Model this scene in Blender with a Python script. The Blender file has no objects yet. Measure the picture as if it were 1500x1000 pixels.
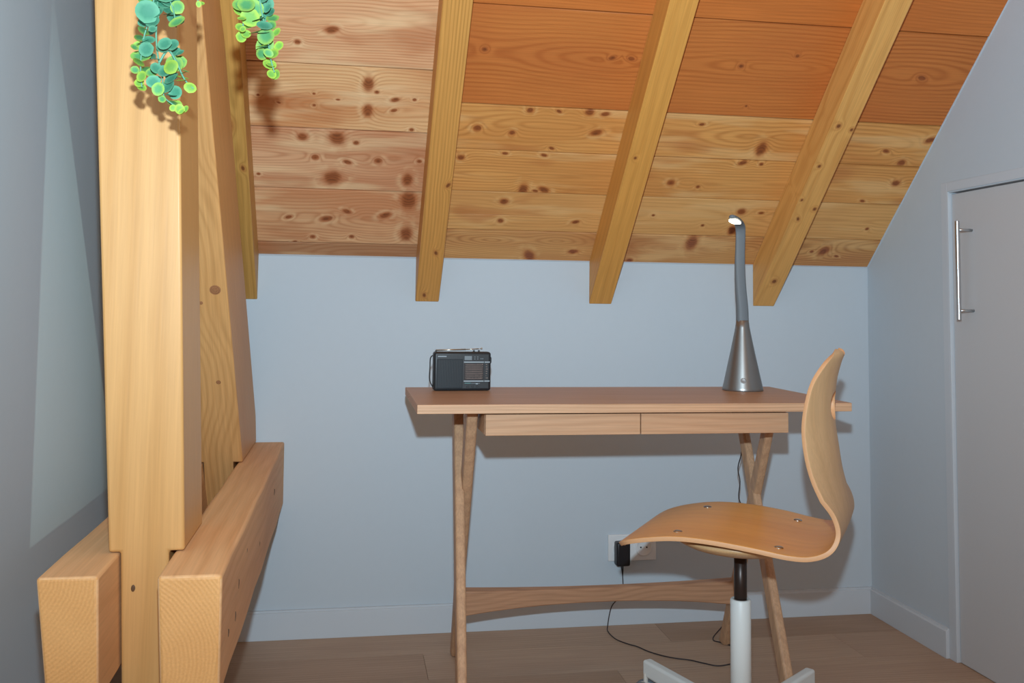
import bpy, bmesh, math, random
from mathutils import Matrix, Vector
random.seed(7)
S = bpy.context.scene
COL = S.collection

# ------------------------------------------------------------------ camera, world, lights, exposure
CAM_H = 0.9668
YAW, PITCH, ROLL = 0.1685, -0.0711, 0.0128
fwd = Vector((math.sin(YAW)*math.cos(PITCH), math.cos(YAW)*math.cos(PITCH), -math.sin(PITCH)))
rt = Vector((math.cos(YAW), -math.sin(YAW), 0)); upv = rt.cross(fwd)
Rv = math.cos(ROLL)*rt + math.sin(ROLL)*upv
Uv = -math.sin(ROLL)*rt + math.cos(ROLL)*upv
cd = bpy.data.cameras.new('camera'); cam = bpy.data.objects.new('camera', cd); COL.objects.link(cam)
m = Matrix.Identity(4)
for i in range(3):
    m[i][0] = Rv[i]; m[i][1] = Uv[i]; m[i][2] = -fwd[i]
m.translation = Vector((0, 0, CAM_H))
cam.matrix_world = m
cd.sensor_width = 36; cd.sensor_fit = 'HORIZONTAL'
cd.lens = 1393.74/1500*36
cd.shift_y = -(500-348.93)/1500
cd.clip_start = 0.02
S.camera = cam

AMBIENT = (1.0, 0.60, 0.35); AMBIENT_STRENGTH = 0.60
FLASH_W = 226; FLASH_COL = (0.66, 0.87, 1.0)
w = bpy.data.worlds.new('world'); S.world = w; w.use_nodes = True
bg = w.node_tree.nodes['Background']
bg.inputs['Color'].default_value = (*AMBIENT, 1); bg.inputs['Strength'].default_value = AMBIENT_STRENGTH

def spot(name, loc, target, power, col, size, radius, blend=1.0):
    l = bpy.data.lights.new(name, 'SPOT'); l.energy = power; l.color = col
    l.spot_size = size; l.spot_blend = blend; l.shadow_soft_size = radius
    o = bpy.data.objects.new(name, l); COL.objects.link(o); o.location = loc
    o.rotation_euler = (Vector(target)-Vector(loc)).to_track_quat('-Z', 'Y').to_euler()
    return o
def area(name, loc, target, power, col, sx, sy):
    l = bpy.data.lights.new(name, 'AREA'); l.energy = power; l.color = col
    l.shape = 'RECTANGLE'; l.size = sx; l.size_y = sy
    o = bpy.data.objects.new(name, l); COL.objects.link(o); o.location = loc
    o.rotation_euler = (Vector(target)-Vector(loc)).to_track_quat('-Z', 'Y').to_euler()
    return o
# the photographer's flash, a hand's breadth above the lens, tipped upwards
spot('flash', (0.0, 0.0, 1.15), (0.15, 2.0, 2.15), FLASH_W, FLASH_COL, math.radians(151), 0.016)
# a lamp standing in the part of the room to the right of the frame
spot('side_lamp', (1.6, 0.85, 1.52), (-0.62, 2.10, 0.95), 44, (0.75, 1.0, 0.85), math.radians(32), 0.03)

S.view_settings.view_transform = 'Standard'
S.view_settings.look = 'None'
S.view_settings.gamma = 1.0
S.view_settings.use_curve_mapping = False
S.view_settings.exposure = 0.0

# ------------------------------------------------------------------ material helpers
def lin(h):
    h = h.lstrip('#'); o = []
    for i in (0, 2, 4):
        c = int(h[i:i+2], 16)/255
        o.append(c/12.92 if c <= 0.04045 else ((c+0.055)/1.055)**2.4)
    return (*o, 1)
class NT:
    def __init__(self, name):
        self.m = bpy.data.materials.new(name); self.m.use_nodes = True
        self.t = self.m.node_tree; self.b = self.t.nodes['Principled BSDF']
    def n(self, typ, **kw):
        x = self.t.nodes.new(typ)
        for k, v in kw.items(): setattr(x, k, v)
        return x
    def set(self, x, sock, v):
        if isinstance(v, bpy.types.NodeSocket): self.t.links.new(v, x.inputs[sock])
        else: x.inputs[sock].default_value = v
    def math(self, op, a, b=0.0, c=None, clamp=False):
        x = self.n('ShaderNodeMath', operation=op, use_clamp=clamp)
        self.set(x, 0, a); self.set(x, 1, b)
        if c is not None: self.set(x, 2, c)
        return x.outputs[0]
    def vmath(self, op, a, b, out=0):
        x = self.n('ShaderNodeVectorMath', operation=op)
        self.set(x, 0, a); self.set(x, 1, b)
        return x.outputs[out]
    def noise(self, vec, scale=1.0, detail=2.0, rough=0.5):
        x = self.n('ShaderNodeTexNoise'); self.set(x, 'Vector', vec); x.inputs['Scale'].default_value = scale
        x.inputs['Detail'].default_value = detail; x.inputs['Roughness'].default_value = rough
        return x.outputs[0]
    def ramp(self, f, a, b, o0=0.0, o1=1.0, smooth=True):
        x = self.n('ShaderNodeMapRange', interpolation_type='SMOOTHSTEP' if smooth else 'LINEAR')
        self.set(x, 0, f); x.inputs[1].default_value = a; x.inputs[2].default_value = b
        x.inputs[3].default_value = o0; x.inputs[4].default_value = o1
        return x.outputs[0]
    def mix(self, f, a, b, mode='MIX'):
        x = self.n('ShaderNodeMix', data_type='RGBA', blend_type=mode)
        self.set(x, 0, f); self.set(x, 6, a); self.set(x, 7, b)
        return x.outputs[2]
    def bump(self, h, strength, dist=0.001):
        x = self.n('ShaderNodeBump'); self.set(x, 'Height', h); x.inputs['Strength'].default_value = strength
        x.inputs['Distance'].default_value = dist
        self.t.links.new(x.outputs[0], self.b.inputs['Normal'])
def plain(name, col, rough=0.6, metal=0.0, noise=0.0, emit=None, spec=0.5, scale=60):
    M = NT(name); c = lin(col)
    M.b.inputs['Roughness'].default_value = rough; M.b.inputs['Metallic'].default_value = metal
    M.b.inputs['Specular IOR Level'].default_value = spec
    if noise > 0:
        tc = M.n('ShaderNodeTexCoord').outputs['Object']
        f = M.noise(tc, scale, 3)
        M.t.links.new(M.mix(f, tuple(x*(1-noise) for x in c[:3])+(1,), tuple(min(1, x*(1+noise)) for x in c[:3])+(1,)), M.b.inputs['Base Color'])
        M.bump(f, 0.15, 0.0006)
    else: M.b.inputs['Base Color'].default_value = c
    if emit:
        M.b.inputs['Emission Color'].default_value = lin(col); M.b.inputs['Emission Strength'].default_value = emit
    return M.m
def wood(name, light, dark, axis='X', freq=38, warp=0.55, pith=(0.0, 0.0), cmul=0.10, contrast=0.6, power=2.0,
         knots=(), knotcol='#6b3a1c', halo='#b06a38', blotch=None, blotch_amt=0.5, blotch_scale=(1.6, 6, 6), rough=0.55, fibre=0.10,
         rand=False, coat=0.0, seed=0.0, sweep=None, endgrain=False, spec=0.35, streak=None):
    """axis = local direction of the grain. knots = (along, across, radius) on the x/y plane of the board."""
    M = NT(name)
    tc = M.n('ShaderNodeTexCoord').outputs['Object']
    mp = M.n('ShaderNodeMapping'); M.t.links.new(tc, mp.inputs['Vector'])
    P0 = mp.outputs[0]
    if axis == 'Z': mp.inputs['Rotation'].default_value = (0, math.pi/2, 0)
    if axis == 'Y': mp.inputs['Rotation'].default_value = (0, 0, -math.pi/2)
    P = P0
    if rand:
        oi = M.n('ShaderNodeObjectInfo').outputs['Random']
        cb = M.n('ShaderNodeCombineXYZ'); M.t.links.new(M.math('MULTIPLY', oi, 37.0), cb.inputs[0])
        M.t.links.new(M.math('MULTIPLY', oi, 1.7), cb.inputs[1]); M.t.links.new(M.math('MULTIPLY', oi, 0.9), cb.inputs[2])
        P = M.vmath('ADD', P, cb.outputs[0])
    elif seed: P = M.vmath('ADD', P, (seed*3.1, 0, 0))
    sep = M.n('ShaderNodeSeparateXYZ'); M.t.links.new(P, sep.inputs[0])
    x, y, z = sep.outputs
    ny = M.noise(M.vmath('MULTIPLY', P, (1.1, 3.0, 3.0)), 1.0, 1.5)
    nx = M.noise(M.vmath('MULTIPLY', P, (1.7, 0.4, 0.4)), 1.0, 1.0)
    nw = M.noise(M.vmath('MULTIPLY', P, (5, 22, 22)), 1.0, 2.0)
    dy = M.math('SUBTRACT', y, pith[0])
    dy = M.math('ADD', dy, M.math('MULTIPLY', M.math('SUBTRACT', ny, 0.5), 0.10*warp))
    dz = M.math('ADD', M.math('SUBTRACT', z, pith[1]), M.math('MULTIPLY', M.math('SUBTRACT', nx, 0.5), cmul*4))
    if endgrain: dz = M.math('SUBTRACT', z, pith[1])
    r = M.math('SQRT', M.math('ADD', M.math('MULTIPLY', dy, dy), M.math('MULTIPLY', dz, dz)))
    g = M.math('ADD', M.math('MULTIPLY', r, freq*2.6), M.math('MULTIPLY', nw, warp))
    kmask = khalo = kdist = None
    for (kx, ky, kr) in knots:
        el = 0.95 if kr > 0.0095 and streak else 1.15
        v = M.vmath('MULTIPLY', M.vmath('SUBTRACT', P0, (kx, ky, 0)), (1/(kr*el), 1/(kr*(1.5 if el < 1 else 1.0)), 0))
        if kx*7 % 1 > .5:
            rr = M.n('ShaderNodeVectorRotate', rotation_type='Z_AXIS'); M.t.links.new(v, rr.inputs[0]); rr.inputs['Angle'].default_value = (kx*13) % 1.2-.6
            v = M.vmath('MULTIPLY', rr.outputs[0], (0.72, 1.15, 0))
        e = M.vmath('DOT_PRODUCT', v, v, out=1)
        if kdist is None: kdist = M.math('MULTIPLY', M.math('SUBTRACT', M.noise(M.vmath('MULTIPLY', P0, (60, 60, 60)), 1.0, 2.0), 0.5), 1.7)
        mk = M.ramp(M.math('ADD', e, M.math('MULTIPLY', kdist, M.math('MINIMUM', e, 1.5))), 2.3, 0.15); hl = M.math('POWER', M.math('DIVIDE', 1.0, M.math('ADD', 1.0, M.math('MULTIPLY', e, 0.13))), 2.0)
        kmask = mk if kmask is None else M.math('MAXIMUM', kmask, mk)
        khalo = hl if khalo is None else M.math('MAXIMUM', khalo, hl)
    if khalo is not None: g = M.math('ADD', g, M.math('MULTIPLY', khalo, 3.2))
    s = M.math('ADD', M.math('MULTIPLY', M.math('SINE', M.math('MULTIPLY', g, 6.2832)), 0.5), 0.5)
    s = M.math('POWER', s, power)
    amt = M.ramp(M.noise(M.vmath('MULTIPLY', P, (1.3, 9, 9)), 1.0, 1.0), 0.3, 0.7, 0.45, 1.0)
    f = M.math('MULTIPLY', M.math('MULTIPLY', s, contrast), amt)
    c = M.mix(f, lin(light), lin(dark))
    if blotch:
        bn = M.ramp(M.noise(M.vmath('MULTIPLY', P, blotch_scale), 1.0, 2.0), 0.42, 0.66)
        c = M.mix(M.math('MULTIPLY', bn, blotch_amt), c, lin(blotch))
    if streak:      # broad pale sapwood streaks and a pale glow around the knots
        st = M.ramp(M.noise(M.vmath('MULTIPLY', P, (2.4, 13, 13)), 1.0, 2.5, 0.6), 0.50, 0.66)
        c = M.mix(M.math('MULTIPLY', st, 0.55), c, lin(streak))
        rd = M.ramp(M.noise(M.vmath('MULTIPLY', M.vmath('ADD', P, (4.1, 2.3, 0)), (3.5, 9, 9)), 1.0, 2.0), 0.56, 0.70)
        c = M.mix(M.math('MULTIPLY', rd, 0.45), c, lin(halo))
        if khalo is not None:
            gl = M.math('MULTIPLY', M.ramp(khalo, 0.10, 0.30), M.ramp(khalo, 0.62, 0.36))
            gl = M.math('MULTIPLY', gl, M.ramp(M.noise(M.vmath('MULTIPLY', P0, (26, 26, 26)), 1.0, 2.0), 0.42, 0.6))
            c = M.mix(M.math('MULTIPLY', gl, 0.3), c, lin(streak))
    if khalo is not None:
        c = M.mix(M.ramp(khalo, 0.3 if streak else 0.12, 0.9, 0.0, 0.8), c, lin(halo))
        inner = M.mix(M.math('MULTIPLY', s, 0.6), lin(knotcol), lin('#4a2814'))
        c = M.mix(M.math('MULTIPLY', kmask, 0.78), c, inner)
    if sweep:
        lo, hi, col2, a0, a1, amt2 = sweep     # a sapwood streak along one edge
        band = M.math('MULTIPLY', M.ramp(M.math('ADD', y, M.math('MULTIPLY', M.math('SUBTRACT', nw, 0.5), 0.05)), lo-0.008, lo+0.008), M.ramp(y, hi+0.01, hi-0.01))
        band = M.math('MULTIPLY', band, M.math('MULTIPLY', M.ramp(x, a0-0.12, a0+0.12), M.ramp(x, a1+0.12, a1-0.12)))
        c = M.mix(M.math('MULTIPLY', band, amt2), c, lin(col2))
    fb = M.noise(M.vmath('MULTIPLY', P, (6, 260, 260)), 1.0, 3.0, 0.6)
    c = M.mix(1.0, c, M.ramp(fb, 0.3, 0.7, 1-fibre, 1+fibre, smooth=False), 'MULTIPLY')
    M.t.links.new(c, M.b.inputs['Base Color'])
    M.b.inputs['Roughness'].default_value = rough; M.b.inputs['Specular IOR Level'].default_value = spec
    M.b.inputs['Coat Weight'].default_value = coat; M.b.inputs['Coat Roughness'].default_value = 0.35
    M.bump(M.math('ADD', M.math('MULTIPLY', s, 0.5), fb), 0.25, 0.0005)
    return M.m

# ------------------------------------------------------------------ geometry helpers
def put(name, bm, mats, parent=None, smooth=False, bevel=0.0, segs=2, mesh=None, matrix=None, angle=0.6):
    if mesh is None:
        mesh = bpy.data.meshes.new(name); bmesh.ops.recalc_face_normals(bm, faces=bm.faces); bm.to_mesh(mesh); bm.free()
        for mt in (mats if isinstance(mats, (list, tuple)) else [mats]): mesh.materials.append(mt)
        if smooth: mesh.shade_smooth()
    o = bpy.data.objects.new(name, mesh); COL.objects.link(o)
    if parent is not None: o.parent = parent
    if matrix is not None: o.matrix_local = matrix
    if bevel > 0:
        b = o.modifiers.new('bevel', 'BEVEL'); b.width = bevel; b.segments = segs; b.limit_method = 'ANGLE'; b.angle_limit = 0.6
        mesh.shade_smooth(); mesh.set_sharp_from_angle(angle=0.9)
    return o
def hexa(bm, pts, mi=0):
    """eight points: bottom four (ccw) then top four"""
    v = [bm.verts.new(p) for p in pts]
    fs = []
    for f in ((0, 3, 2, 1), (4, 5, 6, 7), (0, 1, 5, 4), (1, 2, 6, 5), (2, 3, 7, 6), (3, 0, 4, 7)):
        fc = bm.faces.new([v[i] for i in f]); fc.material_index = mi; fs.append(fc)
    return fs
def box(bm, a, b, mi=0):
    x0, y0, z0 = a; x1, y1, z1 = b
    return hexa(bm, [(x0, y0, z0), (x1, y0, z0), (x1, y1, z0), (x0, y1, z0), (x0, y0, z1), (x1, y0, z1), (x1, y1, z1), (x0, y1, z1)], mi)
def boxbm(a, b): bm = bmesh.new(); box(bm, a, b); return bm
def prism(bm, poly, place, t0, t1):
    """poly of 2-D points, place(u, v, t) -> xyz"""
    A = [bm.verts.new(place(u, v, t0)) for u, v in poly]; B = [bm.verts.new(place(u, v, t1)) for u, v in poly]
    n = len(poly); bm.faces.new(A[::-1]); bm.faces.new(B)
    for i in range(n): bm.faces.new((A[i], A[(i+1) % n], B[(i+1) % n], B[i]))
def tube(bm, pts, rad, seg=10, caps=True):
    pts = [Vector(p) for p in pts]; rings = []
    ref = Vector((0.13, 0.31, 0.94))
    for i, p in enumerate(pts):
        d = (pts[min(i+1, len(pts)-1)]-pts[max(i-1, 0)]).normalized()
        a = d.cross(ref)
        if a.length < 1e-3: a = d.cross(Vector((1, 0, 0)))
        a.normalize(); b = d.cross(a)
        r = rad[i] if isinstance(rad, (list, tuple)) else rad
        rings.append([bm.verts.new(p+(a*math.cos(2*math.pi*k/seg)+b*math.sin(2*math.pi*k/seg))*r) for k in range(seg)])
    for i in range(len(rings)-1):
        for k in range(seg): bm.faces.new((rings[i][k], rings[i][(k+1) % seg], rings[i+1][(k+1) % seg], rings[i+1][k]))
    if caps: bm.faces.new(rings[0][::-1]); bm.faces.new(rings[-1])
def lathe(bm, prof, c, seg=48, caps=True):
    rings = []
    for r, z in prof:
        rings.append([bm.verts.new((c[0]+r*math.cos(2*math.pi*k/seg), c[1]+r*math.sin(2*math.pi*k/seg), c[2]+z)) for k in range(seg)])
    for i in range(len(rings)-1):
        for k in range(seg): bm.faces.new((rings[i][k], rings[i][(k+1) % seg], rings[i+1][(k+1) % seg], rings[i+1][k]))
    if caps: bm.faces.new(rings[0][::-1]); bm.faces.new(rings[-1])
def catmull(pts, n=8):
    pts = [Vector(p) for p in pts]; out = []
    for i in range(len(pts)-1):
        p0 = pts[max(i-1, 0)]; p1 = pts[i]; p2 = pts[i+1]; p3 = pts[min(i+2, len(pts)-1)]
        for k in range(n):
            t = k/n
            out.append(0.5*((2*p1)+(p2-p0)*t+(2*p0-5*p1+4*p2-p3)*t*t+(3*p1-p0-3*p2+p3)*t**3))
    out.append(pts[-1]); return out
def tag(o, label=None, cat=None, group=None, kind=None):
    if label: o['label'] = label
    if cat: o['category'] = cat
    if group: o['group'] = group
    if kind: o['kind'] = kind
    return o
def empty(name, loc, label, cat, group=None, rot=0.0):
    o = bpy.data.objects.new(name, None); COL.objects.link(o); o.location = loc; o.rotation_euler = (0, 0, rot)
    o.empty_display_size = 0.05
    return tag(o, label, cat, group)
def local(parent, child):
    """child mesh was modelled in world space: keep it there under a moved, unrotated parent"""
    child.location = tuple(-c for c in parent.location); return child

D, H, TH, XR, XL = 2.8937, 1.1095, 0.7601, 1.6818, -0.60
cT, sT = math.cos(TH), math.sin(TH)
S_END = 2.4
Y_END, Z_END = D-S_END*cT, H+S_END*sT

# ------------------------------------------------------------------ setting: walls, floor, ceiling
WALL = plain('painted_plaster', '#c2cdd6', 0.85, noise=0.012, spec=0.2, scale=45)
TRIM = plain('painted_trim', '#c8d0d8', 0.6, noise=0.008, spec=0.3)
DOORM = plain('painted_door', '#c6c8cb', 0.6, noise=0.01, spec=0.3, scale=90)

put('wall_back', boxbm((XL-0.1, D, 0), (XR+0.1, D+0.1, H+0.02)), WALL).__setitem__('kind', 'structure')
def wall_poly(y0):    # side-wall outline in (y, z)
    return [(y0, 0), (D, 0), (D, H), (Y_END, Z_END), (y0, Z_END)]
bm = bmesh.new(); prism(bm, wall_poly(-1.0), lambda u, v, t: (t, u, v), XL-0.1, XL)
tag(put('wall_left', bm, WALL), kind='structure')
DY0, DY1, DZ = 1.757, 2.457, 1.3055
bm = bmesh.new()
prism(bm, [(DY1, 0), (D, 0), (D, H), (D-(DY1-D)*0-(D-DY1), H+(D-DY1)*math.tan(TH))], lambda u, v, t: (t, u, v), XR, XR+0.1)
prism(bm, [(DY0, DZ), (DY1, DZ), (DY1, H+(D-DY1)*math.tan(TH)), (DY0, H+(D-DY0)*math.tan(TH))], lambda u, v, t: (t, u, v), XR, XR+0.1)
prism(bm, [(-1.0, 0), (DY0, 0), (DY0, H+(D-DY0)*math.tan(TH)), (Y_END, Z_END), (-1.0, Z_END)], lambda u, v, t: (t, u, v), XR, XR+0.1)
tag(put('wall_right', bm, WALL), kind='structure')

# low cupboard door in the right wall
door = tag(put('door_1', boxbm((XR+0.008, DY0+0.003, 0.0012), (XR+0.035, DY1-0.003, DZ-0.004)), DOORM, bevel=0.0015), kind='structure')
STEEL = plain('brushed_steel', '#c4c6c8', 0.32, metal=1.0)
bm = bmesh.new()
tube(bm, [(XR-0.037, 2.366, 0.945), (XR-0.037, 2.366, 1.216)], 0.0062, 20)
h = put('handle', bm, STEEL, door, smooth=True, bevel=0.0008)
tag(h, 'long brushed steel bar handle')
for z in (0.970, 1.1915):
    bm = bmesh.new(); tube(bm, [(XR-0.037, 2.366, z), (XR+0.009, 2.366, z)], 0.004, 14)
    put('handle_post', bm, STEEL, h, smooth=True)
bm = bmesh.new()
T = 0.0025
box(bm, (XR-T, DY1-0.001, 0), (XR+0.012, DY1+0.004, DZ+0.004)); 
box(bm, (XR-T, DY1+0.004, 0), (XR+0.0, DY1+0.031, DZ+0.03)); box(bm, (XR-T, DY0-0.031, 0), (XR, DY0-0.004, DZ+0.03)); box(bm, (XR-T, DY0-0.004, DZ+0.0035), (XR, DY1+0.004, DZ+0.03))
box(bm, (XR-T, DY0-0.004, 0), (XR+0.012, DY0+0.001, DZ+0.004))
tag(put('trim_1', bm, TRIM, bevel=0.0008), kind='structure')

# baseboards: tall plain boards with an eased top lip
def skirting(name, poly, place, t0, t1):
    bm = bmesh.new(); prism(bm, poly, place, t0, t1)
    return tag(put(name, bm, TRIM, bevel=0.0009), kind='structure')
SK = [(0, 0), (0.013, 0), (0.013, 0.0745), (0.0075, 0.0775), (0.0075, 0.0815), (0, 0.0825)]
skirting('baseboard_back', SK, lambda u, v, t: (t, D-u, v), XL, XR)
skirting('baseboard_right', SK, lambda u, v, t: (XR-u, t, v), DY1+0.031, D-0.0005)
skirting('baseboard_left', SK, lambda u, v, t: (XL+u, t, v), -1.0, D-0.013)

# floor of long oak planks
FLB = plain('floor_gap', '#4a3a2c', 0.9)
floor = tag(put('floor', boxbm((XL-0.1, -1.0, -0.05), (XR+0.1, D+0.1, -0.004)), FLB), kind='structure')
OAKF = wood('oak_floor', '#bb9f88', '#a3866f', 'X', freq=26, warp=0.7, contrast=0.42, power=2, pith=(0.03, -0.02), blotch='#a98c76', blotch_amt=0.5, rough=0.55, fibre=0.10, rand=True)
OAKF2 = wood('oak_floor_dark', '#b3967f', '#9b7e67', 'X', freq=26, warp=0.7, contrast=0.42, power=2, pith=(0.03, -0.02), blotch='#a0846d', blotch_amt=0.5, rough=0.55, fibre=0.10, rand=True)
rows = [D]
yy = 2.72
while yy > -1.0: rows.append(yy); yy -= 0.187
joints = {0: [0.95], 1: [0.2265, 1.45], 2: [-0.45, 0.731], 3: [0.10, 1.25]}
for i in range(len(rows)-1):
    y1, y0 = rows[i], rows[i+1]
    js = joints.get(i, [(-0.4+(i*0.73) % 1.4), (-0.4+(i*0.73) % 1.4)+1.2])
    xs = [XL]+[j for j in js if XL+0.1 < j < XR-0.1]+[XR+0.06]
    for j in range(len(xs)-1):
        bm = boxbm((xs[j]+0.0005, y0+0.0006, -0.012), (xs[j+1]-0.0005, y1-0.0006, 0.0))
        put('plank', bm, OAKF2 if (i, j) in ((2, 1), (1, 0), (0, 1)) else OAKF, floor)

# sloping ceiling of broad larch boards between rafters
MC = Matrix(((1, 0, 0, 0), (0, -cT, -sT, D), (0, sT, -cT, H), (0, 0, 0, 1)))   # local x, up-slope y, z into the room
CB = plain('roof_gap', '#2c1c10', 0.9)
ceil = bpy.data.objects.new('ceiling', None)
bm = boxbm((XL-0.1, -0.02, -0.06), (XR+0.1, S_END, -0.022))
ceil = put('ceiling', bm, CB, matrix=MC); tag(ceil, kind='structure')
KN1= {0: [], 1: [(0.161, 0.228, 4), (-0.012, 0.179, 1.5), (0.097, 0.168, 2), (-0.07, 0.149, 2), (-0.176, 0.152, 1.2), (0.162, 0.098, 3.2), (-0.109, 0.078, 1.2), (0.003, 0.082, 1.2), (-0.161, 0.057, 0.8)], 2: [(-0.042, 0.438, 3), (-0.133, 0.438, 2.2), (-0.1, 0.371, 1.6), (-0.013, 0.358, 1.4), (0.009, 0.425, 1.3), (0.07, 0.367, 1.7), (-0.054, 0.301, 3.4), (0.183, 0.37, 1), (0.154, 0.303, 2.6), (-0.253, 0.306, 0.8)], 3: [(0.036, 0.615, 2.6), (0.037, 0.532, 2.4), (0.058, 0.591, 1), (0.107, 0.57, 1.4), (0.105, 0.536, 1), (0.155, 0.476, 1), (-0.243, 0.565, 0.6), (-0.191, 0.544, 0.6), (-0.102, 0.577, 0.6), (-0.102, 0.541, 0.7), (-0.041, 0.562, 0.6), (0.157, 0.573, 0.8)], 4: [(-0.058, 0.768, 2), (-0.141, 0.728, 1.2)]}
KN2= {0: [(0.544, 0.02, 2.6), (0.68, 0.041, 1.8), (1.05, 0.091, 3.6), (0.867, 0.009, 1.5), (0.676, 0.044, 1.2), (1.502, 0.07, 2.4), (1.461, 0.065, 1), (1.553, 0.047, 0.9)], 1: [(0.438, 0.234, 2), (0.437, 0.159, 1.5), (0.665, 0.162, 1.4), (1.174, 0.223, 2.2), (1.239, 0.22, 1), (1.066, 0.163, 0.9), (1.166, 0.147, 2.4), (0.9, 0.198, 0.8), (1.612, 0.168, 1)], 2: [(0.419, 0.41, 1), (0.53, 0.409, 1.1), (0.488, 0.282, 2.6), (0.524, 0.279, 1), (0.548, 0.285, 2), (0.297, 0.39, 1.6), (0.923, 0.327, 1.8), (1.009, 0.315, 1), (1.12, 0.41, 1.6), (1.178, 0.408, 1), (1.629, 0.356, 2), (1.549, 0.282, 1)], 3: [(0.469, 0.558, 1.5), (0.548, 0.559, 1), (0.633, 0.561, 2), (0.678, 0.557, 1.5), (0.332, 0.492, 1.8), (0.429, 0.481, 1.5), (0.664, 0.494, 2), (0.548, 0.434, 1), (1.161, 0.462, 3), (0.96, 0.538, 1), (1.547, 0.474, 1.3), (1.669, 0.52, 2), (1.613, 0.434, 2)], 4: [(0.661, 0.733, 1.2), (0.712, 0.734, 1.2), (0.325, 0.737, 1.2), (1.163, 0.772, 1), (1.017, 0.731, 1.2), (1.07, 0.606, 0.6), (1.546, 0.727, 1.5)], 5: []}
def K(l, u=0.0041): return [(a, b, u*c) for a, b, c in l]
SPL = 0.2345      # boards left of this joint (over a rafter) and right of it are different boards
s1 = [0, .053, .258, .466, .666, .93, 1.2, 1.5, 1.8, 2.1, 2.4]
s2 = [0, .12, .27, .42, .57, .865, 1.15, 1.45, 1.75, 2.1, 2.4]
#        light      dark      blotch   freq warp pith
L1 = [('#b5835c', '#9a6038', '#a56d48'), ('#dcaa7c', '#ac683a', '#c27a4e'), ('#dfae84', '#a96438', '#b86f45'),
      ('#e8b985', '#b87440', '#c47c4a'), ('#e0ac80', '#b46c3c', '#cb8c60')]
L2 = [('#d29c60', '#9c6032', '#b06c40'), ('#dfa866', '#ae7038', '#cc8e50'), ('#dea05a', '#a9662c', '#c98646'),
      ('#dd9e58', '#a9652c', '#c6803f'), ('#c8783a', '#964618', '#bb6832'), ('#cc7838', '#a04e1e', '#be6a2e')]
for i in range(len(s1)-1):
    l, d, b = L1[min(i, 4)] if i < 5 else L1[3+(i % 2)]
    sw = (s1[i]+0.06, s1[i]+0.12, '#ecd0a0', -0.4, -0.05, 0.55) if i == 3 else None
    mt = wood('larch_board_left_%d' % i, l, d, 'X', freq=34+3*i, warp=0.8, pith=((s1[i]+s1[i+1])/2+0.02*((i % 3)-1), 0.01), cmul=0.05,
              contrast=0.5, knots=K(KN1.get(i, [])), blotch=b, blotch_amt=0.6, seed=1.3+i*0.77, sweep=sw, knotcol='#8f4c26', halo='#ae6236', streak='#f0cfa0')
    bm = boxbm((XL, s1[i]+0.0022, -0.022), (SPL-0.0005, s1[i+1]-0.0022, 0.0007*((i*5) % 3)))
    put('board', bm, mt, ceil, bevel=0.0012, segs=1)
for i in range(len(s2)-1):
    l, d, b = L2[min(i, 5)]
    sw = None
    if i == 0: sw = (0.085, 0.112, '#b3a06c', 0.28, 1.7, 0.55)
    if i == 4: sw = (0.652, 0.668, '#e0b078', 0.25, 0.55, 0.7)
    mt = wood('larch_board_right_%d' % i, l, d, 'X', freq=(46, 30, 36, 30, 34, 40)[min(i, 5)], warp=(1.1, 0.6, 0.7, 0.6, 0.6, 0.5)[min(i, 5)],
              pith=((s2[i]+s2[i+1])/2+(0.03, 0, -0.01, 0.01, 0.015, 0)[min(i, 5)], 0.012), cmul=0.05, contrast=(0.6, 0.35, 0.5, 0.55, 0.5, 0.35)[min(i, 5)],
              knots=K(KN2.get(i, [])), blotch=b, blotch_amt=0.5, seed=5.1+i*0.91, sweep=sw, knotcol='#84441f' if i else '#8a4c34', halo='#b06232', streak='#e8bc80' if i < 4 else None)
    zz = 0.0007*((i*5+1) % 3)
    if i == 1:      # this course is ripped in two left of the third rafter
        put('board', boxbm((SPL+0.0005, s2[i]+0.0017, -0.022), (0.774, 0.1800, zz-0.0004)), mt, ceil, bevel=0.0012, segs=1)
        put('board', boxbm((SPL+0.0005, 0.1812, -0.022), (0.774, s2[i+1]-0.0017, zz)), mt, ceil, bevel=0.0012, segs=1)
        put('board', boxbm((0.776, s2[i]+0.0017, -0.022), (XR, s2[i+1]-0.0017, zz)), mt, ceil, bevel=0.0012, segs=1)
    else: put('board', boxbm((SPL+0.0005, s2[i]+0.0017, -0.022), (XR, s2[i+1]-0.0017, zz)), mt, ceil, bevel=0.0012, segs=1)

bm = bmesh.new(); box(bm, (XL, -0.0005, -0.001), (XR, 0.0022, 0.0030)); box(bm, (XR-0.0028, 0.0022, -0.001), (XR, S_END, 0.0030))
tag(put('trim_2', bm, TRIM, matrix=MC), kind='structure')

# ------------------------------------------------------------------ rafters
RD = 0.0965
def rafter(x0, x1, mat, label):
    bm = bmesh.new()
    k = RD*math.tan(TH)      # lower end cut plumb against the knee wall
    hexa(bm, [(x0, 0.0006, 0.0006), (x1, 0.0006, 0.0006), (x1, S_END-0.05, 0.0006), (x0, S_END-0.05, 0.0006),
              (x0, -k+0.0006, RD), (x1, -k+0.0006, RD), (x1, S_END-0.05, RD), (x0, S_END-0.05, RD)])
    o = put('rafter', bm, mat, matrix=MC, bevel=0.0022)
    return tag(o, label, 'rafter', 'rafters under the sloping ceiling')
def raftwood(i, l, d, **kw):
    return wood('rafter_wood_%d' % i, l, d, 'Y', cmul=0.004, rough=0.5, **kw)
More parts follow.
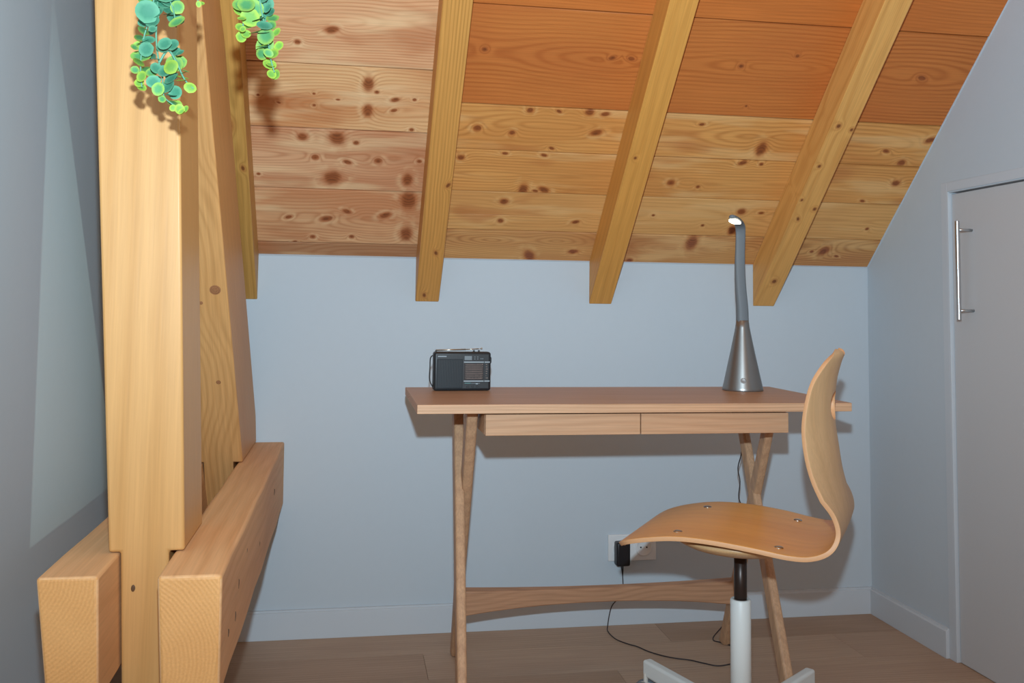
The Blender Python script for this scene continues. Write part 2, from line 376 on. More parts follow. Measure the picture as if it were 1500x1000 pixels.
# knots are given in the mapped frame: (along the grain, -across)
def RK(l): return [(a[1], -a[0], a[2]) for a in l]
""
rafter(-0.335, -0.266, raftwood(0, '#c8964f', '#9c6c30', freq=44, warp=0.35, pith=(0.29, 0.08), contrast=0.5, knots=RK([(-0.31, 0.53, 0.01), (-0.28, 0.40, 0.004)]), seed=2.2),
       'narrow rafter half hidden behind the leaning strut, leftmost of four')
rafter(0.1975, 0.269, raftwood(1, '#d39850', '#a87232', freq=52, warp=0.2, pith=(-0.16, 0.05), contrast=0.6, knots=RK([(.258, .366, .0042), (.244, .113, .0042), (.223, -.063, .0042)]), seed=3.1),
       'rafter with small round dark knots above the black radio')
rafter(0.7385, 0.8105, raftwood(2, '#d89a4c', '#b87a34', freq=18, warp=0.6, pith=(-0.72, 0.05), contrast=0.4, knots=RK([(.759, .484, .003)]), seed=4.7),
       'smooth golden rafter above the middle of the desk')
rafter(1.2805, 1.353, raftwood(3, '#dfa55c', '#bd7c38', freq=26, warp=0.7, pith=(-1.33, 0.05), contrast=0.5, knots=RK([(1.263+.04, .62, .0045), (1.298, .481, .0035), (1.29, .356, .003), (1.345, .61, .0035), (1.342, .323, .004), (1.304, .283, .0035), (1.316, .022, .0055)]), seed=6.2),
       'knotty rafter behind the lamp, rightmost of four')

# ------------------------------------------------------------------ left timber truss: post, strut and two horizontal beams
def shx(z): return -0.05*(z-0.5624)      # the old frame leans a little to the left
POSTW = wood('post_wood', '#c6935a', '#b07c42', 'Z', freq=30, warp=0.35, pith=(-0.31+0.0, -0.31), cmul=0.006, contrast=0.5, power=1.6,
             knots=(), rough=0.42, fibre=0.06, coat=0.15, seed=1.0)
Y0, Y1 = 1.645, 1.838
ZB, ZT, ZTOP = 0.3805, 0.5624, 1.965
post = empty('post', (-0.31, 1.74, 0.0), 'thick pale upright timber post notched down between two horizontal beams', 'post')
bm = bmesh.new()
wl, wr = -0.3705, -0.2535
g = (ZTOP-ZT)
outline = [(-0.3275, 0.0), (-0.2535, 0.0), (-0.2780, ZT+0.0015), (wr, ZT+0.0015), (wr-0.045*g, ZTOP), (wl-0.066*g, ZTOP), (wl, ZT+0.0015), (-0.3525, ZT+0.0015)]
prism(bm, outline, lambda u, v, t: (u, t, v), Y0, Y1)
local(post, put('shaft', bm, POSTW, post, bevel=0.0045, segs=3))
bm = bmesh.new(); lathe(bm, [(0.0045, 0), (0.0045, 0.0012), (0.0025, 0.0016)], (0, 0, 0), 14)
kn = put('knot', bm, plain('dark_knot', '#5a3a1c', 0.6, noise=0.3), post, matrix=Matrix.Translation((-0.3306+0.31, Y0-1.74, 0.507)) @ Matrix.Rotation(math.pi/2, 4, 'X'))
kn.scale = (0.7, 1.2, 1)

STRUTW = wood('strut_wood', '#dcaa62', '#a8722f', 'Y', freq=42, warp=0.9, pith=(0.30, 0.72), cmul=0.05, contrast=0.55,
              rough=0.5, seed=8.4, blotch='#c58a50', blotch_amt=0.4)
strut = empty('strut', (-0.31, 2.70, ZT), 'leaning knotty timber strut rising from the beam to the post', 'strut')
def sfront(z): return 2.8764-0.6195*z
def sback(z): return min(D-0.008, 3.3026-0.6563*z)
def sx(z): return -0.2555-0.045*(z-0.5624)
# the brace is modelled in its own frame so that the grain follows its lean
su = Vector((-0.045, -0.638, 1)).normalized(); sv = Vector((0, -1, -0.638)).normalized(); sw_ = su.cross(sv)
MS = Matrix.Identity(4)
for i in range(3): MS[i][0] = su[i]; MS[i][1] = sv[i]; MS[i][2] = sw_[i]
MS.translation = Vector((-0.31, 2.528, ZT)); MSI = MS.inverted()
bm = bmesh.new()
zs = (ZT+0.001, 0.64, 1.70)
L_ = [[(sx(z)-0.1155, sfront(z), z), (sx(z), sfront(z), z), (sx(z), sback(z), z), (sx(z)-0.1155, sback(z), z)] for z in zs]
R_ = [[bm.verts.new(MSI @ Vector(p)) for p in ring] for ring in L_]
for i in range(2):
    for k in range(4): bm.faces.new((R_[i][k], R_[i][(k+1) % 4], R_[i+1][(k+1) % 4], R_[i+1][k]))
bm.faces.new(R_[0][::-1]); bm.faces.new(R_[2])
def intostrut(o): o.matrix_local = Matrix.Translation(-strut.location) @ MS; return o
STRUTW = wood('strut_wood', '#cf9a62', '#9c6a38', 'X', freq=30, warp=0.9, pith=(0.02, 0.05), cmul=0.09, contrast=0.42,
              knots=[(0.385, 0.02, 0.015), (0.38, 0.06, 0.005), (0.21, 0.012, 0.006)], rough=0.5, seed=0.0, blotch='#c58a50', blotch_amt=0.4)
STRUTW2 = wood('strut_wood_front', '#cf9a62', '#9c6a38', 'X', freq=30, warp=0.9, pith=(0.02, 0.05), cmul=0.09, contrast=0.42, rough=0.5, seed=0.0, blotch='#c58a50', blotch_amt=0.4)
intostrut(put('brace', bm, STRUTW2, strut, bevel=0.004, segs=2))
bm = bmesh.new()
T_ = [[(-0.3505, sfront(0.36)-0.0004, 0.36), (-0.2790, sfront(0.36)-0.0004, 0.36), (-0.2790, 2.85, 0.36), (-0.3505, 2.85, 0.36)], [(-0.3505, sfront(ZT+0.03)-0.0004, ZT+0.03), (-0.2790, sfront(ZT+0.03)-0.0004, ZT+0.03), (-0.2790, 2.84, ZT+0.03), (-0.3505, 2.84, ZT+0.03)]]
R_ = [[bm.verts.new(MSI @ Vector(p)) for p in ring] for ring in T_]
for k in range(4): bm.faces.new((R_[0][k], R_[0][(k+1) % 4], R_[1][(k+1) % 4], R_[1][k]))
bm.faces.new(R_[0][::-1]); bm.faces.new(R_[1])
intostrut(put('tenon', bm, STRUTW2, strut))
fn = Vector((0, -1, -0.6195)).normalized()
for ki, (kx, kz, kr) in enumerate(((-0.302, 0.995, 0.0125), (-0.335, 0.965, 0.0045), (-0.305, 0.775, 0.0055))):
    bm = bmesh.new(); lathe(bm, [(kr, -0.001), (kr, 0.0004), (kr*0.6, 0.0007)], (0, 0, 0), 20)
    mk = Matrix.Identity(4); ax = Vector((1, 0, 0)); ay = fn.cross(ax)
    for i in range(3): mk[i][0] = ax[i]; mk[i][1] = ay[i]; mk[i][2] = fn[i]
    mk.translation = Vector((kx, sfront(kz), kz))-strut.location
    put('knot', bm, wood('knot_%d' % ki, '#a06c48', '#73482c', 'Z', freq=90, cmul=0, warp=0.3, contrast=0.8), strut, matrix=mk)

CHECKS = [(1.7345, 0.484, 0.006, 0.008), (1.697, 0.441, 0.005, 0.008), (1.603, 0.445, 0.004, 0.006), (1.862, 0.508, 0.004, 0.004), (2.134, 0.454, 0.006, 0.005), (2.529, 0.488, 0.012, 0.008)]
BEAMW = wood('beam_wood', '#ddab7a', '#c68a56', 'Y', freq=20, warp=0.5, pith=(0.1, 0.42), cmul=0.02, contrast=0.4, rough=0.6, seed=3.3, blotch='#cf9c6c', blotch_amt=0.5, fibre=0.07)
def endw(name, py, pz):
    M = NT(name); tc = M.n('ShaderNodeTexCoord').outputs['Object']
    v = M.vmath('MULTIPLY', M.vmath('SUBTRACT', tc, (py, 0, pz)), (1, 0, 1))
    l = M.vmath('LENGTH', v, (0, 0, 0), out=1)
    wv = M.noise(tc, 14, 2)
    g = M.math('ADD', M.math('MULTIPLY', l, 175.0), M.math('MULTIPLY', wv, 2.6))
    s = M.math('ADD', M.math('MULTIPLY', M.math('SINE', M.math('MULTIPLY', g, 6.2832)), 0.5), 0.5)
    nb = M.noise(tc, 7, 2)
    c = M.mix(M.math('MULTIPLY', s, 0.27), lin('#d3985a'), lin('#b87a3e'))
    c = M.mix(M.ramp(nb, 0.4, 0.7, 0, 0.5), c, lin('#dda466'))
    fb = M.noise(tc, 300, 3)
    c = M.mix(1.0, c, M.ramp(fb, 0.3, 0.7, 0.93, 1.07, smooth=False), 'MULTIPLY')
    M.t.links.new(c, M.b.inputs['Base Color']); M.b.inputs['Roughness'].default_value = 0.6
    M.bump(M.math('ADD', s, fb), 0.3, 0.0006)
    return M.m
def beam(name, xs, yf, mat_end, label, bevel=0.006, wane=0.0):
    """xs = x of (left bottom, right bottom, right top, left top)"""
    bm = bmesh.new(); yb = D-0.001
    n = 10; rings = []
    for i in range(n+1):
        y = yf+(yb-yf)*i/n; j = 0.0 if i in (0, n) else 0.0012*math.sin(i*2.3+xs[0]*40)
        rings.append([bm.verts.new((xs[0]+j, y, ZB)), bm.verts.new((xs[1]+j, y, ZB)), bm.verts.new((xs[2]+j, y, ZT)), bm.verts.new((xs[3]+j, y, ZT))])
    for i in range(n):
        for k in range(4): bm.faces.new((rings[i][k], rings[i][(k+1) % 4], rings[i+1][(k+1) % 4], rings[i+1][k]))
    f = bm.faces.new(rings[0][::-1]); f.material_index = 1
    bm.faces.new(rings[-1])
    o = put(name, bm, [BEAMW, mat_end], bevel=bevel, segs=3)
    return tag(o, label, 'beam', 'paired beams clasping the post')
beam('horizontal_beam', (-0.2585, -0.1745, -0.1760, -0.2690), 1.500, endw('end_grain_right', -0.345, 0.43),
     'long square timber beam right of the post, running back to the wall')
beam('horizontal_beam', (-0.4180, -0.3460, -0.3540, -0.4400), 1.513, endw('end_grain_left', -0.50, 0.57),
     'square timber beam left of the post, beside the grey wall', bevel=0.005)

CHK = plain('drying_check_dark', '#5b4330', 0.9)
rb = [o for o in bpy.data.objects if o.name.startswith('horizontal_beam') and 'right of the post' in o.get('label', '')][0]
for (y, z, dy, dz) in CHECKS:
    bm = bmesh.new(); hexa(bm, [(-0.1775, y-dy, z-dz), (-0.1748, y-dy*0.6, z-dz), (-0.1748, y+dy, z-dz*0.3), (-0.1775, y+dy, z-dz*0.3), (-0.1775, y-dy, z+dz), (-0.1748, y-dy*0.4, z+dz), (-0.1748, y+dy*0.8, z+dz*0.5), (-0.1775, y+dy, z+dz*0.5)])
    put('drying_check', bm, CHK, rb)

# ------------------------------------------------------------------ desk
DX0, DX1, DYF, DYB, DH, DT = 0.152, 1.173, 2.094, 2.542, 0.75, 0.020
DESKT = wood('desk_walnut', '#bb9374', '#a07655', 'X', freq=20, warp=0.5, pith=(2.33, 0.70), cmul=0.01, contrast=0.45, rough=0.42, fibre=0.10, seed=2.0, blotch='#ab8060', blotch_amt=0.4)
DESKE = wood('desk_edge', '#cda381', '#aa7f5b', 'X', freq=60, warp=0.2, pith=(2.33, 0.3), cmul=0.004, contrast=0.5, rough=0.5, fibre=0.12, seed=2.6)
DRAWM = wood('desk_drawer', '#c49a78', '#a87b58', 'X', freq=24, warp=0.4, pith=(2.1, 0.60), cmul=0.02, contrast=0.35, rough=0.5, fibre=0.10, seed=4.4)
LEGM = wood('desk_leg', '#c39a78', '#a0775a', 'Z', freq=16, warp=0.5, pith=(0.3, 0.3), cmul=0.004, contrast=0.35, rough=0.5, fibre=0.14, seed=1.2)
desk = empty('desk', (0.66, 2.32, 0.0), 'brown wooden writing desk with two slim drawers and crossed legs', 'desk')
bm = bmesh.new(); box(bm, (DX0, DYF, DH-DT), (DX1, DYB, DH))
for f in bm.faces:
    if abs(f.normal.y) > .9 or abs(f.normal.x) > .9: pass
o = put('tabletop', bm, [DESKT, DESKE], desk)
for p in o.data.polygons:
    if abs(p.normal.z) < .5: p.material_index = 1
b = o.modifiers.new('bevel', 'BEVEL'); b.width = 0.0012; b.segments = 2
local(desk, o)
CX0, CX1, CY0, CZ0 = 0.3045, 1.0205, 2.108, 0.681
bm = bmesh.new()      # drawer carcass: two cheeks, back, bottom and divider
box(bm, (CX0, CY0+0.014, CZ0), (CX0+0.012, 2.42, DH-DT)); box(bm, (CX1-0.012, CY0+0.014, CZ0), (CX1, 2.42, DH-DT))
box(bm, (CX0+0.012, 2.41, CZ0), (CX1-0.012, 2.42, DH-DT)); box(bm, (CX0+0.012, CY0+0.014, CZ0), (CX1-0.012, 2.41, CZ0+0.006))
box(bm, (0.657, CY0+0.014, CZ0+0.006), (0.665, 2.41, DH-DT))
local(desk, put('drawer_case', bm, DRAWM, desk))
for a, b_ in ((CX0+0.0005, 0.6600), (0.6625, CX1-0.0005)):
    bm = bmesh.new()
    box(bm, (a, CY0, CZ0-0.001), (b_, CY0+0.014, DH-DT-0.0035))
    local(desk, put('drawer', bm, DRAWM, desk, bevel=0.0008))
def skewleg(top, foot, w, d, z1=DH-DT, wf=None, df=None):
    """tapered square leg from foot (z=0) to top; w across x, d across the slanted side"""
    bm = bmesh.new(); wf = wf or w*0.8; df = df or d*0.8; n = 12; rings = []
    for i in range(n+1):
        t = i/n; z = z1*t
        x = foot[0]+(top[0]-foot[0])*t; y = foot[1]+(top[1]-foot[1])*t
        k = math.sin(math.pi*min(1, t*1.0))*0.35           # fuller in the middle where the pair crosses
        ww = (wf+(w-wf)*t)/2; dd = (df+(d-df)*t)*(1+k*0.35)/2
        rings.append([bm.verts.new((x+a*ww, y+b*dd, z)) for a, b in ((-1, -1), (1, -1), (1, 1), (-1, 1))])
    for i in range(n):
        for k in range(4): bm.faces.new((rings[i][k], rings[i][(k+1) % 4], rings[i+1][(k+1) % 4], rings[i+1][k]))
    bm.faces.new(rings[0][::-1]); bm.faces.new(rings[-1])
    return local(desk, put('leg', bm, LEGM, desk, bevel=0.006, segs=3))
skewleg((0.2830, 2.47), (0.2520, 2.00), 0.025, 0.052)      # left pair
skewleg((0.2840, 2.19), (0.3120, 2.705), 0.026, 0.052)
skewleg((1.0600, 2.50), (1.0150, 2.065), 0.020, 0.038, wf=0.024, df=0.040)     # right pair
skewleg((1.0230, 2.20), (1.0980, 2.69), 0.020, 0.036, wf=0.024, df=0.038)
bm = bmesh.new(); n = 24; rings = []
for i in range(n+1):
    t = i/n; x = 0.312+t*(1.078-0.312); a = abs(2*t-1)
    zt = 0.2125+0.006*a**2; zb = 0.1720-0.022*a**2.2
    hw = 0.011+0.005*a**2
    y = 2.566
    rings.append([bm.verts.new(p) for p in ((x, y-hw, zb), (x, y+hw, zb), (x, y+hw, zt), (x, y-hw, zt-0.004))])
for i in range(n):
    for k in range(4): bm.faces.new((rings[i][k], rings[i][(k+1) % 4], rings[i+1][(k+1) % 4], rings[i+1][k]))
bm.faces.new(rings[0][::-1]); bm.faces.new(rings[-1])
STRM = wood('stretcher_wood', '#b98c6c', '#8d6247', 'X', freq=30, warp=0.5, pith=(2.5, 0.3), cmul=0.05, contrast=0.5, rough=0.5, fibre=0.12, seed=7.2)
local(desk, put('stretcher', bm, STRM, desk, bevel=0.003))

# ------------------------------------------------------------------ swivel chair
SEATM = wood('plywood_seat', '#efb05c', '#d99446', 'X', freq=9, warp=0.6, pith=(0.05, 0.5), cmul=0.03, contrast=0.32, rough=0.36, fibre=0.06, seed=0.6, blotch='#e09c4e', blotch_amt=0.45, coat=0.25)
BACKM = wood('plywood_back', '#d0a87a', '#b98f61', 'Z', freq=9, warp=0.5, pith=(0.5, 0.2), cmul=0.03, contrast=0.3, rough=0.42, fibre=0.07, seed=3.6, coat=0.15)
EDGEM = plain('plywood_edge', '#d9a578', 0.5, noise=0.04, scale=200)
WHITEM = plain('white_enamel', '#dfe4e3', 0.38, spec=0.5)
DARKM = plain('dark_tube', '#3a2f2b', 0.35, metal=0.5)
CHROME = plain('bolt_steel', '#c9c9c6', 0.25, metal=1.0)
CCX, CCY, CTH = 0.833, 1.952, math.radians(146)
chair = empty('swivel_chair', (CCX, CCY, 0.0), 'bent plywood swivel chair with bolted seat on a white star base', 'chair', rot=CTH)
# profile in the chair frame: forward, height, half width, edge lift (seat sides down / back sides wrap forward)
PROF = [(.232, .466, .100, .000), (.224, .478, .142, .000), (.198, .492, .172, .000), (.150, .504, .186, .001), (.090, .511, .192, .003),
        (.020, .511, .196, .004), (-.060, .505, .195, .004), (-.125, .498, .188, .003), (-.165, .499, .177, .002), (-.195, .511, .164, .002),
        (-.210, .535, .155, .004), (-.212, .565, .154, .010), (-.206, .600, .158, .018), (-.198, .640, .152, .026), (-.192, .685, .142, .031),
        (-.186, .735, .129, .031), (-.186, .785, .118, .027), (-.190, .825, .106, .022), (-.198, .857, .086, .015), (-.204, .874, .060, .010), (-.207, .880, .028, .007)]
def prof(t):
    i = min(int(t), len(PROF)-2); u = t-i
    p = [PROF[max(i-1, 0)], PROF[i], PROF[i+1], PROF[min(i+2, len(PROF)-1)]]
    return [0.5*((2*p[1][k])+(p[2][k]-p[0][k])*u+(2*p[0][k]-5*p[1][k]+4*p[2][k]-p[3][k])*u*u+(3*p[1][k]-p[0][k]-3*p[2][k]+p[3][k])*u**3) for k in range(4)]
NTT, NU = 120, 40
HT, HW, HC = 0.62, 0.038, 15.75   # hand hole: half height in profile steps, half width, centre
def shell_pt(t, u):
    a, z, hw, lift = prof(t)
    s = min(1.0, max(0.0, (t-9)/3.0))       # 0 on the seat, 1 on the back
    y = u*hw
    da = s*lift*(u*u)*1.35
    dz = (1-s)*(lift*abs(u)**2.5)*1.2
    return Vector((a+da, y, z+dz))
bm = bmesh.new(); grid = []
for i in range(NTT+1):
    t = (len(PROF)-1)*i/NTT; row = []
    for j in range(NU+1):
        u = -1+2*j/NU; tt, uu = t, u
        hw = prof(t)[2]
        ex = (t-HC)/HT; ey = u*hw/HW; rr_ = math.hypot(ex, ey)
        row.append(bm.verts.new(shell_pt(tt, uu)))
    grid.append(row)
inside = lambda t, u: math.hypot((t-HC)/HT, u*prof(t)[2]/HW) < 1
edge_v = {}
for i in range(NTT):
    for j in range(NU):
        tc_ = (len(PROF)-1)*(i+.5)/NTT; uc = -1+2*(j+.5)/NU
        if not inside(tc_, uc): bm.faces.new((grid[i][j], grid[i+1][j], grid[i+1][j+1], grid[i][j+1]))
bm.edges.ensure_lookup_table()
lut = {grid[i][j]: (i, j) for i in range(NTT+1) for j in range(NU+1)}
for v in list(lut):      # snap the rim of the hole to a smooth oval
    i, j = lut[v]; t = (len(PROF)-1)*i/NTT; u = -1+2*j/NU; hw = prof(t)[2]
    r_ = math.hypot((t-HC)/HT, u*hw/HW)
    if v.link_faces and any(e.is_boundary for e in v.link_edges) and 0.3 < r_ < 1.9 and 0 < j < NU:
        t2 = HC+(t-HC)/r_; u2 = u/r_*hw/prof(t2)[2]; v.co = shell_pt(t2, u2)
for v in [v for v in bm.verts if not v.link_faces]: bm.verts.remove(v)
o = put('shell', bm, [SEATM, BACKM, EDGEM], chair, smooth=True)
# orient: the first material belongs to the seat's upper side
sd = o.modifiers.new('thickness', 'SOLIDIFY'); sd.thickness = 0.0090; sd.material_offset = 1; sd.material_offset_rim = 2
up_ok = max(o.data.polygons, key=lambda p: -abs(p.center.x)-abs(p.center.y)).normal.z > 0
if not up_ok:
    o.data.flip_normals()
sd.offset = -1
bv = o.modifiers.new('bevel', 'BEVEL'); bv.width = 0.0018; bv.segments = 2; bv.limit_method = 'ANGLE'; bv.angle_limit = 0.9
for a in (-0.1, 0.1):
    for b_ in (-0.135, 0.135):
        # height of the seat surface at that point
        best = min(range(0, 100), key=lambda q: abs(prof(q*0.1)[0]-a)); zz = shell_pt(best*0.1, b_/prof(best*0.1)[2]).z
        bm = bmesh.new(); lathe(bm, [(0.0095, -0.001), (0.0095, 0.0008), (0.007, 0.0022), (0.003, 0.0026)], (a, b_, zz), 20)
        put('bolt', bm, CHROME, chair, smooth=True)
# moulded plywood cup under the seat
bm = bmesh.new(); n = 22; rings = []
for k, (rx, ry, z) in enumerate(((.150, .172, .4985), (.146, .165, .490), (.125, .140, .478), (.085, .095, .466), (.040, .045, .462))):
    rings.append([bm.verts.new((rx*math.cos(2*math.pi*q/32)-0.005, ry*math.sin(2*math.pi*q/32), z-0.004)) for q in range(32)])
for i in range(len(rings)-1):
    for q in range(32): bm.faces.new((rings[i][q], rings[i][(q+1) % 32], rings[i+1][(q+1) % 32], rings[i+1][q]))
bm.faces.new(rings[0]); bm.faces.new(rings[-1][::-1])
tag(put('seat_support', bm, BACKM, chair, smooth=True), 'pale moulded plywood cup under the seat')
bm = bmesh.new(); tube(bm, [(0, 0, .30), (0, 0, .466)], 0.0135, 28); tag(put('gas_lift', bm, DARKM, chair, smooth=True), 'dark brown lift tube')
bm = bmesh.new(); lathe(bm, [(.0215, .07), (.0215, .3525), (.0200, .3550), (.0150, .3555), (.0142, .352)], (0, 0, 0), 36)
tag(put('column_sleeve', bm, WHITEM, chair, smooth=True), 'white enamelled column sleeve')
bm = bmesh.new(); lathe(bm, [(.030, .068), (.034, .072), (.034, .120), (.028, .128), (.0215, .130)], (0, 0, 0), 36)
put('hub', bm, WHITEM, chair, smooth=True)
GREYR = plain('caster_rubber', '#6f747a', 0.6); CASTW = plain('caster_plastic', '#dcd8d0', 0.45)
legmesh = None; casters = []
def leg_bm():
    bm = bmesh.new(); n = 10; A = []
    for i in range(n+1):
        t = i/n; x = 0.028+t*(0.325-0.028)
        zt = 0.126+0.002*t; zb = 0.082+0.008*t
        hw = 0.0125
        A.append([bm.verts.new(p) for p in ((x, -hw, zb), (x, hw, zb), (x, hw, zt), (x, -hw, zt))])
    for i in range(n):
        for k in range(4): bm.faces.new((A[i][k], A[i][(k+1) % 4], A[i+1][(k+1) % 4], A[i+1][k]))
    bm.faces.new(A[0][::-1]); bm.faces.new(A[-1])
    return bm
for k in range(5):
    ang = math.radians(37.5+72*k)-CTH
    Mx = Matrix.Rotation(ang, 4, 'Z')
    lg = put('base_leg', leg_bm() if k == 0 else None, WHITEM, chair, mesh=legmesh, matrix=Mx, bevel=0.006, segs=4)
    legmesh = lg.data
    cs = bpy.data.objects.new('caster', None); COL.objects.link(cs); cs.parent = lg; cs.location = (0.305, 0, 0.0)
    if k == 0:
        bmw = bmesh.new(); R_ = 0.040; rw = []
        for sy in (-1, 1):
            pr = [(R_*0.25, 0.006*sy), (R_*0.9, 0.006*sy), (R_, 0.008*sy), (R_, 0.019*sy), (R_*0.88, 0.0225*sy), (R_*0.3, 0.0235*sy)]
            rg = [[bmw.verts.new((r*math.cos(2*math.pi*q/28), y, R_+r*math.sin(2*math.pi*q/28))) for q in range(28)] for r, y in pr]
            for i in range(len(rg)-1):
                for q in range(28):
                    f = bmw.faces.new((rg[i][q], rg[i][(q+1) % 28], rg[i+1][(q+1) % 28], rg[i+1][q])); f.material_index = 1 if i in (3,) or i == 1 or i == 2 else 0
            bmw.faces.new(rg[-1]); bmw.faces.new(rg[0][::-1])
        whm = put('wheel', bmw, [CASTW, GREYR], None, smooth=True).data; bpy.data.objects.remove(bpy.data.objects['wheel'])
        bmf = bmesh.new(); tube(bmf, [(0, 0, 0.060), (0, 0, 0.100)], 0.0055, 12)
        prism(bmf, [(0.036*math.cos(a), 0.042+0.036*math.sin(a)) for a in [math.pi*q/10 for q in range(11)]]+[(-0.03, 0.03), (0.03, 0.03)], lambda u, v, t: (u, t, v), -0.0055, 0.0055)
        fkm = put('fork', bmf, CASTW, None, smooth=False).data; bpy.data.objects.remove(bpy.data.objects['fork'])
    bpy.data.objects.remove(cs)
    # wheels trail at their own angle under each leg
    tw = (0.9, 0.55, 0.3, 1.7, 2.9)[k]
    Mw = Matrix.Translation((0.300, 0, 0)) @ Matrix.Rotation(tw, 4, 'Z') @ Matrix.Translation((0.018, 0, 0))
    put('caster_wheel', None, None, lg, mesh=whm, matrix=Mw)
    put('caster_fork', None, None, lg, mesh=fkm, matrix=Mw)

# ------------------------------------------------------------------ desk lamp
LX, LY = 1.0455, 2.430
lamp = empty('desk_lamp', (LX, LY, DH), 'grey cone desk lamp with lit head bent towards the camera', 'lamp')
LCONE = plain('lamp_metal', '#8f8d8b', 0.34, metal=0.85); LARM = plain('lamp_rubber', '#6d747a', 0.55, spec=0.4)
bm = bmesh.new(); lathe(bm, [(.0535, 0.0), (.0542, .002), (.0528, .008), (.0468, .035), (.0393, .070), (.0317, .105), (.0245, .140), (.0190, .168), (.0165, .186), (.0150, .1865)], (0, 0, 0), 56)
put('base', bm, LCONE, lamp, smooth=True)
# flat flexible arm: rises from the cone and bends over towards the camera
ctr = catmull([(0, 0, .180), (0, .001, .22), (-.003, .003, .27), (-.004, .006, .33), (-.001, .010, .385), (.001, .012, .415), (-.003, .004, .437), (-.016, -.016, .4475), (-.036, -.050, .4505), (-.088, -.142, .452)], 6)
def strap(pts, wid, thick, wdir):
    bm = bmesh.new(); rings = []
    for i, p in enumerate(pts):
        t = i/(len(pts)-1)
        d = (pts[min(i+1, len(pts)-1)]-pts[max(i-1, 0)]).normalized()
        wv = Vector(wdir(t)); wv = (wv-d*wv.dot(d)).normalized(); nv = d.cross(wv)
        ww = wid(t)/2; th = thick(t)/2
        ring = []
        for q in range(16):
            a = 2*math.pi*q/16; c, s = math.cos(a), math.sin(a)
            ring.append(bm.verts.new(p+wv*ww*math.copysign(abs(c)**0.55, c)+nv*th*math.copysign(abs(s)**0.8, s)))
        rings.append(ring)
    for i in range(len(rings)-1):
        for q in range(16): bm.faces.new((rings[i][q], rings[i][(q+1) % 16], rings[i+1][(q+1) % 16], rings[i+1][q]))
    bm.faces.new(rings[0][::-1]); bm.faces.new(rings[-1])
    return bm
acr = Vector((0.90, -0.43, 0)).normalized()
bm = strap(ctr, lambda t: (0.033-0.006*min(1, t*2.4))*(1 if t < .93 else 1-((t-.93)/.07)**2*0.6), lambda t: 0.028-0.019*min(1, t*1.8), lambda t: tuple(Vector((1, 0, 0)).lerp(acr, min(1, max(0, (t-.5)*3)))))
put('arm', bm, LARM, lamp, smooth=True)
bm = bmesh.new()
hd = Vector((-.052, -.092, 0)).normalized(); hc = Vector((-.058, -.090, .4450))
pl = []
for q in range(28):
    a = 2*math.pi*q/28; c, s = math.cos(a), math.sin(a)
    pl.append(hc+hd*0.056*math.copysign(abs(c)**0.6, c)+acr*0.0125*math.copysign(abs(s)**0.6, s))
A = [bm.verts.new(p) for p in pl]; B = [bm.verts.new(p+Vector((0, 0, -0.0032))) for p in pl]
bm.faces.new(A); bm.faces.new(B[::-1])
for q in range(28): bm.faces.new((A[q], A[(q+1) % 28], B[(q+1) % 28], B[q]))
tag(put('light_panel', bm, plain('lit_led_panel', '#fff6dc', 0.4, emit=4.0), lamp), 'glowing white LED strip')
bm = bmesh.new(); lathe(bm, [(.0072, -0.002), (.0072, 0.0006), (.0064, 0.0012), (.005, 0.0008)], (0, 0, 0), 24)
an = math.radians(-97-14)
ax = Vector((math.cos(an), math.sin(an), 0.235)).normalized()
put('switch', bm, plain('lamp_switch', '#7d7876', 0.45, metal=0.6), lamp, smooth=True,
    matrix=Matrix.Translation(Vector((math.cos(an)*.0482, math.sin(an)*.0482, .0285))) @ ax.to_track_quat('Z', 'Y').to_matrix().to_4x4())

# ------------------------------------------------------------------ radio
RB = plain('radio_black', '#1e2328', 0.42, noise=0.05, spec=0.5, scale=300); RB2 = plain('radio_grille', '#23292f', 0.6, spec=0.3)
SILK = plain('radio_silver_print', '#9aa6ae', 0.5); DIALM = plain('radio_dial', '#221d20', 0.35); DPR = plain('radio_dial_print', '#9d8579', 0.5)
radio = empty('radio', (0.289, 2.445, DH), 'small black portable radio with a folded aerial on the desk', 'radio', rot=math.radians(2.5))
RWd, RDp, RHt = 0.147, 0.036, 0.0985     # x: width, y: depth (front at -y), z: height
bm = bmesh.new(); box(bm, (-RWd/2, -RDp/2, 0.0005), (RWd/2, RDp/2, RHt)); put('body', bm, RB, radio, bevel=0.0065, segs=4)
fy = -RDp/2
bm = bmesh.new(); box(bm, (-RWd/2+0.0075, fy-0.0008, 0.007), (0.000, fy+0.002, RHt-0.018)); gr = put('speaker_grille', bm, RB2, radio, bevel=0.0006)
bm = bmesh.new()
for i in range(26):
    x = -RWd/2+0.010+i*0.0024
    box(bm, (x, fy-0.0012, 0.009), (x+0.001, fy-0.0007, RHt-0.020))
tag(put('grille_ribs', bm, RB, gr), kind='stuff')
bm = bmesh.new()
for i in range(7): box(bm, (-RWd/2+0.0095+i*0.0032, fy-0.0006, RHt-0.0125), (-RWd/2+0.0121+i*0.0032, fy+0.001, RHt-0.0098))
tag(put('brand_mark', bm, SILK, radio), 'tiny silver maker mark')
bm = bmesh.new(); box(bm, (0.0045, fy-0.0008, RHt-0.0205), (0.0235, fy+0.001, RHt-0.0100)); put('display', bm, plain('radio_display', '#78838a', 0.3), radio, bevel=0.0004)
for i, (x, z) in enumerate(((0.031, .0125), (0.031, .0175), (0.0385, .0125), (0.0385, .0175), (0.047, .0170), (0.0515, .0170))):
    bm = bmesh.new(); box(bm, (x-0.0018, fy-0.0012, RHt-z-0.0013), (x+0.0018, fy+0.001, RHt-z+0.0013)); put('button', bm, plain('radio_button_%d' % i, '#626a70', 0.5), radio, bevel=0.0003)
dz0, dz1 = 0.0265, RHt-0.0270
